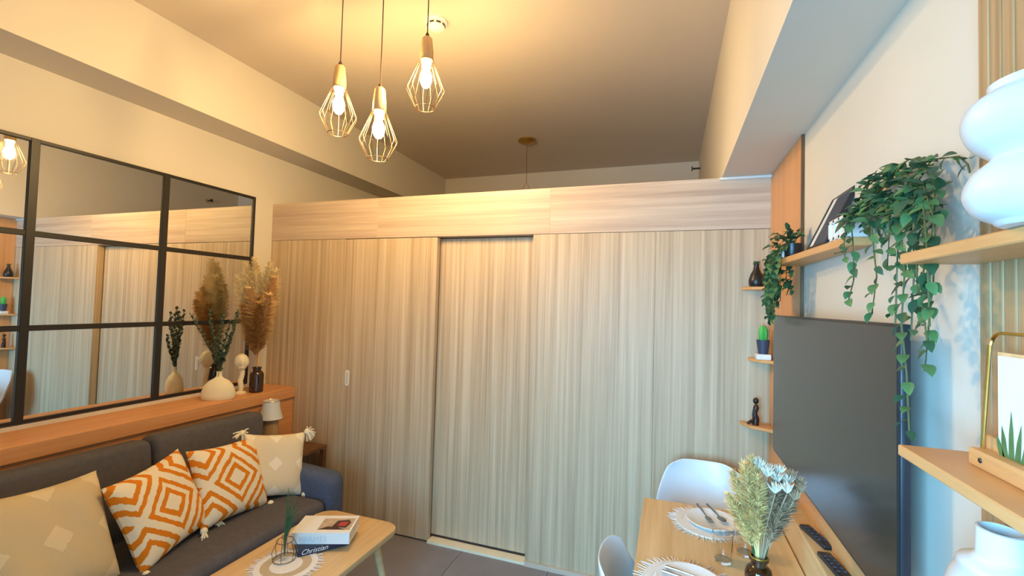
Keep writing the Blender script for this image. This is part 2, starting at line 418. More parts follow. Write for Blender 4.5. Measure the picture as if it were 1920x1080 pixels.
for y0, y1 in ((.10, .29), (SA, SB)):
    bm = rbox(-2.555+2.25, -1.86+2.25, y0, y1, .06, .60, .05, 5)
    for v in bm.verts:
        if v.co.z > .4: v.co.z -= .05*max(0, (v.co.x-.15)/.24)**2
    obj('armrest', bm, 'sofa_daylit_blue', sf, True)
for x in (-2.58, -1.95):
    for y in (.16, 2.27): obj('leg', lathe(BM(), [(.018, 0), (.024, .062)], 12, (x+2.25, y)), 'dark_wood', sf, True)

def pillow(label, mat, B, size, yaw, lean, roll, thick=.075, tassels=(1, 1, 1, 1), group='throw pillows'):
    """B = midpoint of the bottom edge; local x runs along the sofa, y up the lean, z is the face normal"""
    X = Vector((-math.sin(yaw), math.cos(yaw), 0)); F = Vector((math.cos(yaw), math.sin(yaw), 0))
    Y = Vector((0, 0, 1))*math.cos(lean)-F*math.sin(lean); Z = X.cross(Y)
    M3 = Matrix((X, Y, Z)).transposed() @ Matrix.Rotation(roll, 3, 'Z')
    N = 36; W = size/2; bm = BM(); grid = {}
    ph = random.random()*6
    for sgn in (1, -1):
        for i in range(N+1):
            for j in range(N+1):
                u = -1+2*i/N; v = -1+2*j/N; edge = i in (0, N) or j in (0, N)
                if sgn < 0 and edge: grid[(sgn, i, j)] = grid[(1, i, j)]; continue
                x = W*u*(1-.085*(1-v*v)*abs(u)**1.5); y = W*v*(1-.085*(1-u*u)*abs(v)**1.5)
                th = thick*((1-u**4)*(1-v**4))**.55*(.92+.08*math.sin(3*u+ph)*math.cos(2.3*v+ph))
                th += .003*math.sin(9*u+5*v+ph)*(1-u*u)*(1-v*v)
                if edge: th = 0
                grid[(sgn, i, j)] = bm.verts.new((x, y, sgn*th))
    for sgn in (1, -1):
        for i in range(N):
            for j in range(N): bm.faces.new([grid[(sgn, a, b)] for a, b in ((i, j), (i+1, j), (i+1, j+1), (i, j+1))])
    t = thing('throw_pillow', label, 'pillow', (0, 0, 0), 0, group)
    mwx = M3.to_4x4(); mwx.translation = Vector(B)+Y*W*.93+Z*thick*.55
    t.matrix_world = mwx
    obj('cushion', bm, mat, t, True)
    k = 0
    for sx in (-1, 1):
        for sy in (-1, 1):
            if tassels[k]:
                bm = BM(); c = Vector((sx*W*.99, sy*W*.99, .022)); ell(bm, c, .018, .018, .015, 10, 6)
                dn = M3.inverted() @ Vector((0, 0, -1))
                for q in range(16):
                    d = (dn*.7+Vector((random.uniform(-.6, .6)+sx*.45, random.uniform(-.6, .6)+sy*.45, random.uniform(.1, .9)))).normalized()
                    tube(bm, [c, c+d*.028, c+d*.05+dn*.012], .0048, 5, .003)
                obj('tassel', bm, 'tassel', t, True)
            k += 1
    return t
pillow('beige diamond weave pillow at the near end of the row', 'pillow_beige', (-2.17, 1.09, .44), .46, R(10), R(27), R(-5), .08, (0, 0, 0, 0))
pillow('orange and cream diamond pillow next to the beige pillow', 'pillow_orange', (-2.17, 1.50, .44), .41, R(14), R(24), R(6), .07, (1, 0, 1, 0))
pillow('orange and cream diamond pillow next to the tasselled cream pillow', 'pillow_orange', (-2.19, 1.85, .44), .40, R(2), R(24), R(-4), .07, (1, 0, 1, 0))
pillow('cream diamond pillow with corner tassels by the sofa armrest', 'pillow_cream', (-2.18, 2.10, .45), .37, R(-24), R(22), R(-9), .06, (1, 1, 1, 1))

# side table + lamp in the corner
st = thing('side_table', 'small dark wood side table hidden between sofa armrest and partition', 'side table', (-2.5, 2.54, 0))
obj('top', rbox(-.16, .16, -.175, .175, .53, .555, .004, 2), 'dark_wood', st)
for sx in (-1, 1):
    for sy in (-1, 1): obj('leg', box(BM(), sx*.145-.014, sx*.145+.014, sy*.155-.014, sy*.155+.014, 0, .53), 'dark_wood', st)
tl = thing('table_lamp', 'small table lamp with flared white shade beside the sofa armrest', 'lamp', (-2.588, 2.44, .556))
obj('base', lathe(BM(), [(.055, 0), (.058, .005), (.056, .1), (.05, .225), (.02, .232)], 28), 'flute_wood', tl, True)
sh = obj('lamp_shade', lathe(BM(), [(.076, .225), (.066, .255), (.056, .30), (.052, .345), (.050, .345), (.054, .30), (.064, .255), (.073, .225)], 32, cap=False), 'white_ceramic', tl, True)
obj('shade_rim', tube(BM(), [(.052*math.cos(a), .052*math.sin(a), .345) for a in [2*PI*i/28 for i in range(28)]], .003, 6, closed=True), 'rose_trim', sh, True)
obj('shade_top', lathe(BM(), [(.051, .338), (.0, .34)], 28), 'white_ceramic', sh, True)

# ------------------------------------------------------------------ on the ledge
vz = thing('ceramic_vase', 'flat cream ceramic vase with eucalyptus sprigs on the ledge', 'vase', (-2.775, 2.19, LZ))
bm = lathe(BM(), [(.084, 0), (.093, .008), (.097, .03), (.094, .06), (.083, .092), (.058, .122), (.03, .138), (.017, .150), (.015, .175), (.019, .182), (.015, .183), (.011, .17), (.011, .15)], 32, cap=False)
for v in bm.verts: v.co.y *= .55
bmesh.ops.rotate(bm, verts=bm.verts[:], matrix=Matrix.Rotation(R(42), 3, 'Z'))
obj('vase_body', bm, 'cream_ceramic', vz, True)
for k, (dx, dy, h) in enumerate(((-.13, -.13, .46), (-.06, -.05, .49), (.0, .0, .46), (.03, .03, .42), (.06, .08, .47), (.09, .06, .49), (-.02, -.06, .40), (.02, -.05, .30))):
    bm = BM(); pts = []
    for i in range(9):
        f = i/8; pts.append(Vector((dx*f**1.4*.9, dy*f**1.4*.9+.012*math.sin(f*5+k), .10+f*h)))
    tube(bm, pts, .0022, 5)
    for i in range(34):
        f = .28+.72*i/34; p = pts[0].lerp(pts[-1], f); q = min(7, int(f*8)); p = pts[q].lerp(pts[q+1], f*8-q)
        a = i*2.4; r = .015*(1.15-.5*f)
        n = Vector((math.cos(a), math.sin(a), .5)).normalized(); s = n.cross(Vector((0, 0, 1))).normalized(); u2 = n*.8+Vector((0, 0, .5))
        c = p+u2*r*.9
        vs = [bm.verts.new(c+s*r*.8*math.cos(b)+u2*r*math.sin(b)) for b in [2*PI*q/7 for q in range(7)]]; bm.faces.new(vs)
    obj('sprig', bm, 'eucalyptus', vz, False)
fs = thing('face_sculpture', 'cream abstract face sculpture on the ledge between vase and bottle', 'sculpture', (-2.815, 2.385, LZ), R(50))
obj('base', lathe(BM(), [(.035, 0), (.035, .012), (.012, .018)], 20), 'cream_ceramic', fs, True)
obj('neck', tube(BM(), [(0, 0, .012), (.004, -.01, .05), (-.004, -.005, .09), (.006, .0, .13), (.004, 0, .16)], [.014, .017, .018, .017, .02], 12), 'cream_ceramic', fs, True)
bm = BM(); ell(bm, Vector((0, 0, .215)), .046, .045, .062, 20, 14)
for v in bm.verts:
    z = (v.co.z-.215)/.062
    if z < 0: v.co.x *= 1+.28*z; v.co.y *= 1+.2*z
    if v.co.y < -.02:
        v.co.y += .006*math.exp(-((z-.22)/.16)**2)*min(1, abs(v.co.x)/.018)
        v.co.y -= .016*math.exp(-(v.co.x/.008)**2)*math.exp(-((z+.05)/.25)**2)
hd = obj('head', bm, 'cream_ceramic', fs, True)
obj('mouth', tube(BM(), [(-.014, -.043, .186), (0, -.0475, .188), (.014, -.043, .186)], .0035, 6), 'cream_ceramic', hd, True)
for sx in (-1, 1): obj('eye', tube(BM(), [(sx*.028, -.037, .225), (sx*.018, -.043, .222), (sx*.009, -.043, .225)], .0028, 6), 'cream_ceramic', hd, True)

def plume(path, mat, n, ln, wid, parent, start=.4, droop=.3):
    bm = BM(); pts = [Vector(p) for p in path]; m = len(pts)-1
    tube(bm, pts, .0026, 5, .001)
    for i in range(n):
        f = start+(1-start)*(i/n); g = f*m; q = min(m-1, int(g)); p = pts[q].lerp(pts[q+1], g-q); d = (pts[q+1]-pts[q]).normalized()
        a = random.uniform(0, 2*PI); s = Vector((math.cos(a), math.sin(a), 0)); s = (s-d*s.dot(d)).normalized()
        e = (f-start)/(1-start); L = ln*(.5+.7*math.sin(min(1, .15+e*.95)*PI)**.7)*random.uniform(.7, 1.15)
        d1 = (d*random.uniform(.9, 1.5)+s*random.uniform(.35, .8)).normalized()
        p1 = p+d1*L*.5; p2 = p1+(d1+s*.35-Vector((0, 0, droop))).normalized()*L*.5
        t = d1.cross(s); t = t.normalized() if t.length > 1e-4 else Vector((0, 0, 1)); t = (t+Vector((random.uniform(-.6, .6), random.uniform(-.6, .6), random.uniform(-.6, .6)))).normalized()
        v = [bm.verts.new(x) for x in (p-t*wid*.3, p+t*wid*.3, p1+t*wid, p1-t*wid, p2)]
        bm.faces.new(v[:4]); bm.faces.new((v[3], v[2], v[4]))
    o = obj('plume', bm, mat, parent); return o
pb = thing('amber_bottle', 'dark amber glass bottle with tall pampas plumes on the ledge end', 'vase', (-2.772, 2.475, LZ))
obj('bottle_body', lathe(BM(), [(.040, 0), (.045, .006), (.046, .12), (.040, .140), (.026, .152), (.026, .165), (.031, .168), (.031, .176), (.023, .177), (.022, .15)], 28, cap=False), 'amber_glass', pb, True)
bm = BM(); lathe(bm, [(.04, .001), (0, .001)], 28); obj('bottle_base', bm, 'amber_glass', pb)
heads = [(-.10, -.10, .80, 'pampas_cream'), (-.05, -.08, .90, 'pampas_cream'), (.0, -.06, .93, 'pampas_cream'), (.05, .02, .91, 'pampas_cream'), (.09, .04, .86, 'pampas_cream'), (.12, .0, .80, 'pampas_tan'), (-.02, -.02, .86, 'pampas_cream'),
         (-.09, -.05, .70, 'pampas_cream'), (.13, -.05, .68, 'pampas_tan'), (.02, -.10, .72, 'pampas_tan'), (.09, -.09, .62, 'pampas_brown'), (.04, .08, .74, 'pampas_brown'), (-.04, -.10, .60, 'pampas_brown'), (.06, -.05, .66, 'pampas_brown')]
for dx, dy, h, mt in heads:
    path = [(dx*f**1.6, dy*f**1.6, .12+(h-.12)*f) for f in [i/10 for i in range(11)]]
    plume(path, mt, 1500, .095, .0024, pb, .40 if mt != 'pampas_brown' else .28, .45)

# ================================================================== COFFEE TABLE GROUP
ct = thing('coffee_table', 'light oak coffee table with rounded corners in front of the sofa', 'coffee table', (-1.588, 1.6, 0))
def rrect(hx, hy, r, n=6, bulge=0):
    pts = []
    for cx, cy, a0 in ((hx-r, hy-r, 0), (-hx+r, hy-r, 90), (-hx+r, -hy+r, 180), (hx-r, -hy+r, 270)):
        for i in range(n+1): a = R(a0+90*i/n); pts.append((cx+r*math.cos(a), cy+r*math.sin(a)))
    return pts
bm = prism(BM(), rrect(.25, .545, .075, 8), .394, .42)
bmesh.ops.bevel(bm, geom=[e for e in bm.edges if abs(e.verts[0].co.z-e.verts[1].co.z) < 1e-6], offset=.006, segments=2, profile=.5, affect='EDGES')
obj('table_top', bm, 'oak_table', ct, True)
for sx in (-1, 1):
    for sy in (-1, 1): obj('leg', tube(BM(), [(sx*.17, sy*.42, .398), (sx*.22, sy*.50, .0)], .022, 12, .013), 'oak_table', ct, True)
obj('apron', box(BM(), -.18, .18, -.43, .43, .368, .394), 'oak_table', ct)

def placemat(label, loc, r, rz=0, rings=True):
    t = thing('placemat', label, 'placemat', loc, rz, 'round fringed placemats')
    obj('centre', lathe(BM(), [(0, .005), (r*.45, .005), (r*.47, .003), (r*.47, 0)], 36, cap=False), 'mat_white', t)
    obj('middle_ring', lathe(BM(), [(r*.47, 0), (r*.47, .0042), (r*.72, .0042), (r*.72, 0)], 36, cap=False), 'mat_beige' if rings else 'mat_white', t)
    obj('outer_ring', lathe(BM(), [(r*.72, 0), (r*.725, .005), (r*.90, .005), (r*.905, 0)], 36, cap=False), 'mat_white', t)
    bm = BM()
    for i in range(70):
        a = 2*PI*i/70+random.uniform(-.03, .03); L = r*random.uniform(1.02, 1.14); b = a+random.uniform(-.05, .05)
        tube(bm, [(r*.89*math.cos(a), r*.89*math.sin(a), .003), (L*math.cos(b), L*math.sin(b), .0025)], .0022, 4, .0012)
    obj('fringe', bm, 'mat_white', t)
    return t
placemat('round white and beige fringed placemat on the coffee table', (-1.60, 1.63, .421), .145)
# books
bk = thing('coffee_table_book', 'navy book with white title lying under the white book', 'book', (-1.595, 1.69, .427), R(51))
obj('cover', box(BM(), 0, .225, 0, .003, .0, .028), 'navy_cover', bk)
obj('cover_board', box(BM(), 0, .225, .003, .165, .0, .003), 'navy_cover', bk); obj('cover_board', box(BM(), 0, .225, .003, .165, .025, .028), 'navy_cover', bk)
obj('pages', box(BM(), .004, .221, .003, .16, .003, .025), 'paper', bk)
def text(body, size, mat, parent, loc, rot, shear=0, ext=.0003, sx=1):
    c = bpy.data.curves.new('lettering', 'FONT'); c.body = body; c.size = size; c.shear = shear; c.extrude = ext; c.resolution_u = 3
    o = bpy.data.objects.new('lettering', c); COL.objects.link(o)
    dg = bpy.context.evaluated_depsgraph_get(); me = bpy.data.meshes.new_from_object(o.evaluated_get(dg)); bpy.data.objects.remove(o)
    me.materials.clear(); me.materials.append(MATS[mat])
    n = bpy.data.objects.new('lettering', me); COL.objects.link(n); n.parent = parent; n.location = loc; n.rotation_euler = rot; n.scale = (sx, 1, 1); return n
text('Christian', .032, 'paper', bk, (.012, -.0006, .0055), (R(90), 0, 0), .35)
b2 = thing('coffee_table_book', 'thick white book with a red handbag photo on its cover', 'book', (-1.672, 1.722, .4555), R(22.4))
obj('cover', box(BM(), 0, .272, 0, .004, 0, .052), 'paper', b2)
obj('cover_board', box(BM(), 0, .272, .004, .175, 0, .003), 'paper', b2); cvb = obj('cover_board', box(BM(), 0, .272, .004, .175, .049, .052), 'paper', b2)
obj('pages', box(BM(), .003, .268, .004, .17, .003, .049), 'dried_pale', b2)
text('HERMES', .034, 'grey_print', b2, (.035, -.0006, .013), (R(90), 0, 0), 0, sx=1.1)
obj('cover_photo', box(BM(), .11, .262, .03, .145, .052, .0526), 'photo_tan', cvb)
obj('photo_bag', prism(BM(), [(.17, .055), (.24, .05), (.25, .10), (.235, .13), (.18, .12)], .0526, .053), 'photo_dark', cvb)
obj('photo_bag_flap', prism(BM(), [(.195, .068), (.232, .066), (.238, .108), (.20, .106)], .053, .0534), 'photo_red', cvb)
obj('photo_shadow', prism(BM(), [(.112, .032), (.24, .032), (.2, .052), (.15, .062)], .0526, .053), 'photo_dark', cvb)
# wire holder with an air plant
wh = thing('wire_terrarium', 'small dark wire holder with a glass tube and green sprig on the placemat', 'plant holder', (-1.638, 1.655, .427))
for z, r in ((.004, .047), (.085, .036)):
    obj('ring', tube(BM(), [(r*math.cos(a), r*math.sin(a), z) for a in [2*PI*i/24 for i in range(24)]], .0016, 6, closed=True), 'wire_dark', wh, True)
for i in range(6):
    a = 2*PI*i/6; obj('wire', tube(BM(), [(.047*math.cos(a), .047*math.sin(a), .004), (.054*math.cos(a), .054*math.sin(a), .045), (.036*math.cos(a), .036*math.sin(a), .085)], .0013, 5), 'wire_dark', wh, True)
obj('glass_tube', lathe(BM(), [(.012, .006), (.014, .02), (.014, .11), (.0125, .11), (.0125, .02), (.010, .009)], 16, cap=False), 'clear_glass', wh, True)
bm = BM()
for i in range(7):
    b = i*.9; sp2 = .03+.012*i; z1 = .15+.022*i
    P = [(0, 0, .02), (.004*math.cos(b), .004*math.sin(b), .10), (sp2*.5*math.cos(b*.35+.4), sp2*.5*math.sin(b*.35+.4), z1*.85), (sp2*math.cos(b*.35+.4), sp2*math.sin(b*.35+.4), z1)]
    tube(bm, P, [.003, .0045, .004, .0008], 5)
obj('sprig', bm, 'leaf_dark', wh, True)

# ================================================================== DINING GROUP
dt = thing('dining_table', 'light oak dining table pushed against the wall under the television', 'table', (-.1, 1.05, 0))
bm = rbox(0, .535, 0, 1.15, .715, .75, .005, 2); obj('table_top', bm, 'oak_table', dt)
for x in (.05, .49):
    for y in (.06, 1.09): obj('leg', rbox(x-.025, x+.025, y-.025, y+.025, 0, .715, .004, 1), 'oak_table', dt)
obj('apron', box(BM(), .05, .49, .05, 1.10, .66, .715), 'oak_table', dt)
wc = thing('wall_console', 'narrow oak ledge fixed to the wall below the television', 'ledge', (.44, 1.05, 0))
obj('body', rbox(.0, XR-.44-.001, .31, 1.085, .60, .855, .004, 2), 'oak_table', wc)
obj('backboard', box(BM(), XR-.44-.013, XR-.44-.001, .31, 1.085, .856, 1.13), 'oak_orange', wc)

def chair(label, loc, rz):
    """moulded shell chair, faces local -y"""
    t = thing('shell_chair', label, 'chair', loc, rz, 'white shell chairs')
    prof = [(.245, .825, .15), (.238, .795, .175), (.222, .725, .20), (.205, .645, .225), (.185, .58, .23), (.16, .51, .235), (.11, .462, .235), (.04, .445, .235), (-.06, .445, .235), (-.15, .455, .23), (-.20, .455, .215), (-.225, .437, .19)]
    n = 16; bm = BM(); rows = []
    for k, (y, z, hw) in enumerate(prof):
        f = k/(len(prof)-1); row = []
        tang = Vector((0, prof[min(k+1, len(prof)-1)][0]-prof[max(k-1, 0)][0], prof[min(k+1, len(prof)-1)][1]-prof[max(k-1, 0)][1])).normalized()
        nrm = Vector((0, tang.z, -tang.y)); nrm = nrm if (nrm.y < 0 or nrm.z > 0) else -nrm
        for i in range(n+1):
            u = -1+2*i/n; lift = abs(u)**2.4*(.075 if .25 < f < .75 else .05)
            drop = (abs(u)**5)*(.035 if k == 0 else .012 if k == 1 else 0)
            p = Vector((hw*u, y, z-drop))+nrm*lift
            row.append(bm.verts.new(p))
        rows.append(row)
    for a, b in zip(rows, rows[1:]):
        for i in range(n): bm.faces.new((a[i], a[i+1], b[i+1], b[i]))
    o = obj('seat_shell', bm, 'white_plastic', t, True)
    md = o.modifiers.new('thick', 'SOLIDIFY'); md.thickness = .008; md.offset = 0
    m2 = o.modifiers.new('sub', 'SUBSURF'); m2.levels = 1; m2.render_levels = 2
    for sx in (-1, 1):
        for sy in (-1, 1):
            obj('leg', tube(BM(), [(sx*.125, sy*.11-.01, .425), (sx*.215, sy*.20-.01, 0)], .016, 12, .011), 'oak_table', t, True)
    bm = BM()
    for sx in (-1, 1):
        tube(bm, [(sx*.135, -.13, .39), (-sx*.135, .11, .39)], .004, 6)
        tube(bm, [(sx*.16, -.155, .27), (sx*.16, .135, .27)], .004, 6)
    obj('brace', bm, 'black_metal', t, True)
    obj('seat_mount', box(BM(), -.14, .14, -.13, .11, .415, .438), 'black_metal', t)
    return t
c1 = chair('white shell chair at the far end of the dining table before the partition', (.175, 2.37, 0), 0)
c2 = dup(c1, (.04, 1.53, 0), R(90), 'white shell chair on the aisle side of the dining table', 'white shell chairs')
placemat('white fringed placemat with fork and spoon near the far chair', (.165, 2.03, .751), .145, 0, False)
placemat('white fringed placemat with cutlery on the near side of the dining table', (.065, 1.555, .751), .15, 0, False)
def plate(label, loc):
    return tag(obj('plate', lathe(BM(), [(0, .004), (.062, .004), (.075, .009), (.10, .015), (.1015, .0135), (.076, .005), (.06, 0)], 40, cap=False), 'white_gloss', None, True, loc=loc), label, 'plate', 'dinner plates')
plate('white plate on the far dining placemat', (.175, 2.035, .757)); plate('white plate on the near dining placemat', (.07, 1.555, .757))
def cutlery(kind, label, loc, rz):
    t = thing(kind, label, 'cutlery', loc, rz, 'cutlery')
    obj('handle', tube(BM(), [(0, 0, .003), (0, .05, .004), (0, .11, .003)], [.005, .0038, .0025], 8), 'steel', t, True)
    if kind == 'spoon':
        bm = BM(); ell(bm, Vector((0, .132, .003)), .016, .025, .003, 14, 8); obj('bowl', bm, 'steel', t, True)
    else:
        hd = obj('head', prism(BM(), [(-.003, .108), (.003, .108), (.011, .125), (.011, .14), (-.011, .14), (-.011, .125)], .002, .0042), 'steel', t)
        for x in (-.0095, -.0032, .0032, .0095): obj('tine', box(BM(), x-.0014, x+.0014, .14, .168, .002, .004), 'steel', t)
cutlery('fork', 'steel fork on the far plate, nearer the aisle', (.125, 2.15, .772), R(195)); cutlery('spoon', 'steel spoon on the far plate, nearer the wall', (.165, 2.165, .772), R(200))
cutlery('fork', 'steel fork on the near plate, farther from the viewer', (.0, 1.60, .772), R(255)); cutlery('spoon', 'steel spoon on the near plate, closer to the viewer', (-.01, 1.57, .772), R(255))
def tumbler(label, loc, h=.095, r=.034):
    t = tag(obj('drinking_glass', lathe(BM(), [(0, .0), (r*.8, 0), (r, h), (r-.0018, h), (r*.8-.002, .008), (0, .008)], 28, cap=False), 'clear_glass', None, True, loc=loc), label, 'glass', 'drinking glasses')
tumbler('clear drinking glass between the two placemats', (.185, 1.755, .7515)); tumbler('clear drinking glass beside the dried flower bottle', (.265, 1.835, .7515), .11, .036)
# amber bottle with dried flowers
db = thing('amber_bottle', 'small amber glass bottle with dried flowers on the dining table', 'vase', (.262, 1.55, .751))
obj('bottle_body', lathe(BM(), [(.034, 0), (.038, .005), (.038, .085), (.033, .102), (.022, .112), (.021, .124), (.027, .127), (.027, .134), (.020, .135), (.019, .11)], 28, cap=False), 'amber_glass', db, True)
obj('bottle_base', lathe(BM(), [(.034, .001), (0, .001)], 28), 'amber_glass', db)
obj('bottle_rim', tube(BM(), [(.0235*math.cos(a), .0235*math.sin(a), .135) for a in [2*PI*i/24 for i in range(24)]], .0032, 6, closed=True), 'brass_dull', db, True)
for dx, dy, h, mt, ln in ((-.045, -.01, .40, 'dried_yellow', .05), (-.02, .02, .41, 'dried_yellow', .055), (-.07, .02, .36, 'dried_yellow', .05), (-.085, .0, .30, 'dried_yellow', .04), (-.01, -.02, .37, 'dried_yellow', .05), (-.03, .0, .32, 'dried_yellow', .05)):
    plume([(dx*f**1.5, dy*f**1.5, .08+(h-.08)*f) for f in [i/8 for i in range(9)]], mt, 900, ln, .0016, db, .35, .3)
for dx, dy, h in ((.045, .0, .385), (.075, .02, .375), (.03, .035, .395), (.10, .0, .36), (.065, -.03, .37), (.09, .04, .385), (.02, .0, .40), (.0, .02, .415), (.055, .03, .40), (.085, -.02, .35), (.11, .03, .37), (.035, -.03, .365)):
    bm = BM(); tube(bm, [(0, 0, .08), (dx*.4, dy*.4, .22), (dx, dy, h-.03)], .002, 5); obj('stalk', bm, 'dried_brown', db)
    bm = BM(); c = Vector((dx, dy, h-.028))
    for q in range(60):
        a = random.uniform(0, 2*PI); e = random.uniform(.1, 1.0); d = Vector((math.cos(a)*e, math.sin(a)*e, 1.1)).normalized()*random.uniform(.026, .04)
        s = d.cross(Vector((random.random(), random.random(), random.random()))).normalized()*.0028
        v = [bm.verts.new(x) for x in (c, c+d*.55+s, c+d, c+d*.55-s)]; bm.faces.new(v)
    obj('flower_head', bm, 'dried_pale' if dx < .08 else 'dried_brown', db)
for dx, dy, h in ((.05, 0, .34), (.08, .02, .33), (.02, .03, .31), (.06, -.02, .30), (.09, .0, .32), (.07, .03, .36), (.04, .0, .37)):
    plume([(dx*f**1.2, dy*f**1.2, .08+(h-.08)*f) for f in [i/8 for i in range(9)]], 'dried_brown', 420, .045, .0016, db, .45, .2)
bm = BM()
for sgn, mtz in ((-1, .06), (1, .05)):
    vs = [bm.verts.new(x) for x in ((sgn*.003, 0, .11), (sgn*.02, -.01, .15), (sgn*.03, -.004, .21), (sgn*.01, .008, .16))]; bm.faces.new(vs)
obj('leaf', bm, 'leaf_dark', db)

# remotes
def remote(label, loc, rz, L, W_):
    t = thing('remote_control', label, 'remote', loc, rz, 'remote controls')
    obj('body', rbox(-W_/2, W_/2, -L/2, L/2, 0, .014, .005, 3), 'remote_black', t, True)
    b0 = None
    for i in range(5):
        for j in range(2):
            if b0 is None: b0 = obj('button', rbox(-.004, .004, -.004, .004, .013, .0165, .001, 1), 'navy_pot', t, loc=(-.009, L*.3, 0))
            else: share(b0, t, (-.009+.018*j, L*.3-i*.02, 0))
remote('black remote control lying farther along the ledge under the television', (.478, 1.815, .8555), R(14), .15, .036)
remote('black remote control lying nearer on the ledge under the television', (.478, 1.62, .8555), R(8), .16, .04)

# ------------------------------------------------------------------ television
tv = thing('television', 'large flat black television mounted on the right wall', 'television', (.452, 1.73, 1.0))
Y0, Y1, ZH = -.595, .585, .60
obj('screen', rbox(-.012, -.006, Y0+.006, Y1-.006, .012, ZH-.006, .001, 1), 'tv_screen', tv)
obj('bezel', rbox(-.008, .010, Y0, Y1, 0, ZH, .003, 2), 'tv_edge', tv, True)
obj('rear_housing', rbox(.009, .045, Y0+.25, Y1-.25, .05, .42, .01, 2), 'remote_black', tv)
obj('wall_bracket', box(BM(), .044, XR-.452-.001, -.15, .15, .12, .36), 'black_metal', tv)

# ================================================================== SHELVES RIGHT WALL
def shelfboard(name, label, pts, z0, z1, mat='oak_orange'):
    cx = sum(p[0] for p in pts)/len(pts); cy = sum(p[1] for p in pts)/len(pts)
    bm = prism(BM(), [(x-cx, y-cy) for x, y in pts], 0, z1-z0)
    bmesh.ops.bevel(bm, geom=bm.edges[:], offset=.002, segments=1, affect='EDGES')
    return tag(obj(name, bm, mat, None, loc=(cx, cy, z0)), label, 'shelf')
XS = XR-.002
shelfboard('wall_shelf', 'floating oak shelf with trailing plants above the television', [(XS, 1.46), (XS, 2.13), (.405, 2.13), (.445, 1.46)], 1.803, 1.826)
XF = XR-.0185
shelfboard('wall_shelf', 'upper oak shelf carrying the bulbous white vase on the fluted cladding', [(XF, .35), (XF, .995), (.388, .995), (.388, .35)], 1.709, 1.728)
shelfboard('wall_shelf', 'lower oak shelf carrying the gold arch frame on the fluted cladding', [(XF, .35), (XF, .995), (.385, .995), (.385, .35)], 1.371, 1.390)
shelfboard('wall_shelf', 'lowest oak shelf at the right edge carrying two white pots', [(XF, .35), (XF, .995), (.395, .995), (.395, .35)], 1.052, 1.071)
XC = XR-.0105; YC = YP-.001
for z, lab, a in ((1.742, 'highest corner shelf with the black vase beside the partition', .138), (1.365, 'middle corner shelf with the cactus pot beside the partition', .105), (1.022, 'lowest corner shelf with the dark figurine beside the partition', .14)):
    shelfboard('corner_shelf', lab, [(XC, YC), (XC-a, YC), (XC-a, YC-.025), (XC-a+.035, YC-.10), (XC, YC-.155)], z-.016, z, 'oak_orange')
# double bulb vase
t = tag(obj('bubble_vase', lathe(BM(), [(0, 0), (.055, 0), (.060, .004)]+spline([(.062, .008), (.084, .026), (.097, .062), (.088, .100), (.066, .128), (.066, .136), (.089, .164), (.099, .203), (.090, .238), (.068, .259)], 5)+[(.066, .262), (.067, .275), (.060, .276), (.058, .262), (.07, .24), (.09, .2), (.06, .14), (.05, .13)], 64, cap=False), 'white_ceramic', None, True), 'white ceramic vase of two stacked bulbs on the upper oak shelf', 'vase')
t.location = (.411, .690, 1.7285); t.scale = (.76, .76, .62)
# gold arch frame with wood block and print
gf = thing('gold_arch_frame', 'gold rod photo frame in a wooden foot on the lower oak shelf', 'photo frame', (.458, .855, 1.3905), 0)
obj('wood_foot', rbox(-.014, .026, -.12, .06, 0, .026, .002, 1), 'oak_orange', gf)
obj('back_block', rbox(.010, .036, -.12, .066, .02, .046, .002, 1), 'oak_orange', gf)
HH = .205
arch = [(0, .055, .01), (.008, .050, HH-.02)] + [(.009+.0008*i, .050-.02*(1-math.cos(R(i*18)))*.9, HH-.02+.02*math.sin(R(i*18))) for i in range(1, 6)] + [(.012, -.085, HH), (.012, -.10, HH-.01), (.004, -.11, .01)]
obj('gold_rod', tube(BM(), arch, .0026, 8), 'gold', gf, True)
pr = obj('print', box(BM(), .006, .009, -.10, .028, .022, .172), 'paper', gf)
bm = box(BM(), .0085, .011, -.105, .033, .018, .177); obj('print_back', bm, 'lamp_wood', gf)
for i, (y, h, ln) in enumerate(((.012, .045, -.004), (.0, .07, 0), (-.012, .055, .004), (-.024, .062, .008), (.02, .03, -.006))):
    bm = BM(); vs = [bm.verts.new(p) for p in ((.0055, y-.006, .026), (.0055, y-.004-ln, .026+h*.6), (.0055, y-ln*2, .026+h), (.0055, y+.005-ln, .026+h*.5), (.0055, y+.006, .026))]; bm.faces.new(vs); obj('printed_leaf', bm, 'leaf', pr)
obj('bolt', ell(BM(), Vector((-.0145, .03, .013)), .002, .004, .004, 10, 6), 'black_metal', gf)
# white pots at the lower right
bm = lathe(BM(), [(0, 0), (.06, 0)]+spline([(.064, .003), (.092, .04), (.104, .10), (.094, .15), (.066, .190), (.036, .206), (.0285, .212)], 4)+[(.028, .25), (.0245, .251), (.024, .21), (.06, .17)], 40, cap=False)
for v in bm.verts: v.co.x *= .48+.4*max(0, min(1, (v.co.z-.18)/.03))
tag(obj('necked_vase', bm, 'white_ceramic', None, True, loc=(.442, .838, 1.0715)), 'white vase with cylindrical neck at the lower right corner', 'vase')
bm = lathe(BM(), [(0, 0), (.05, 0)]+spline([(.054, .003), (.08, .05), (.086, .11), (.07, .155), (.045, .172)], 4)+[(.040, .170), (.06, .14)], 40, cap=False)
for v in bm.verts: v.co.x *= .56
tag(obj('ceramic_pot', bm, 'white_ceramic', None, True, loc=(.438, .645, 1.0715)), 'low white ceramic pot in front of the necked vase', 'pot')

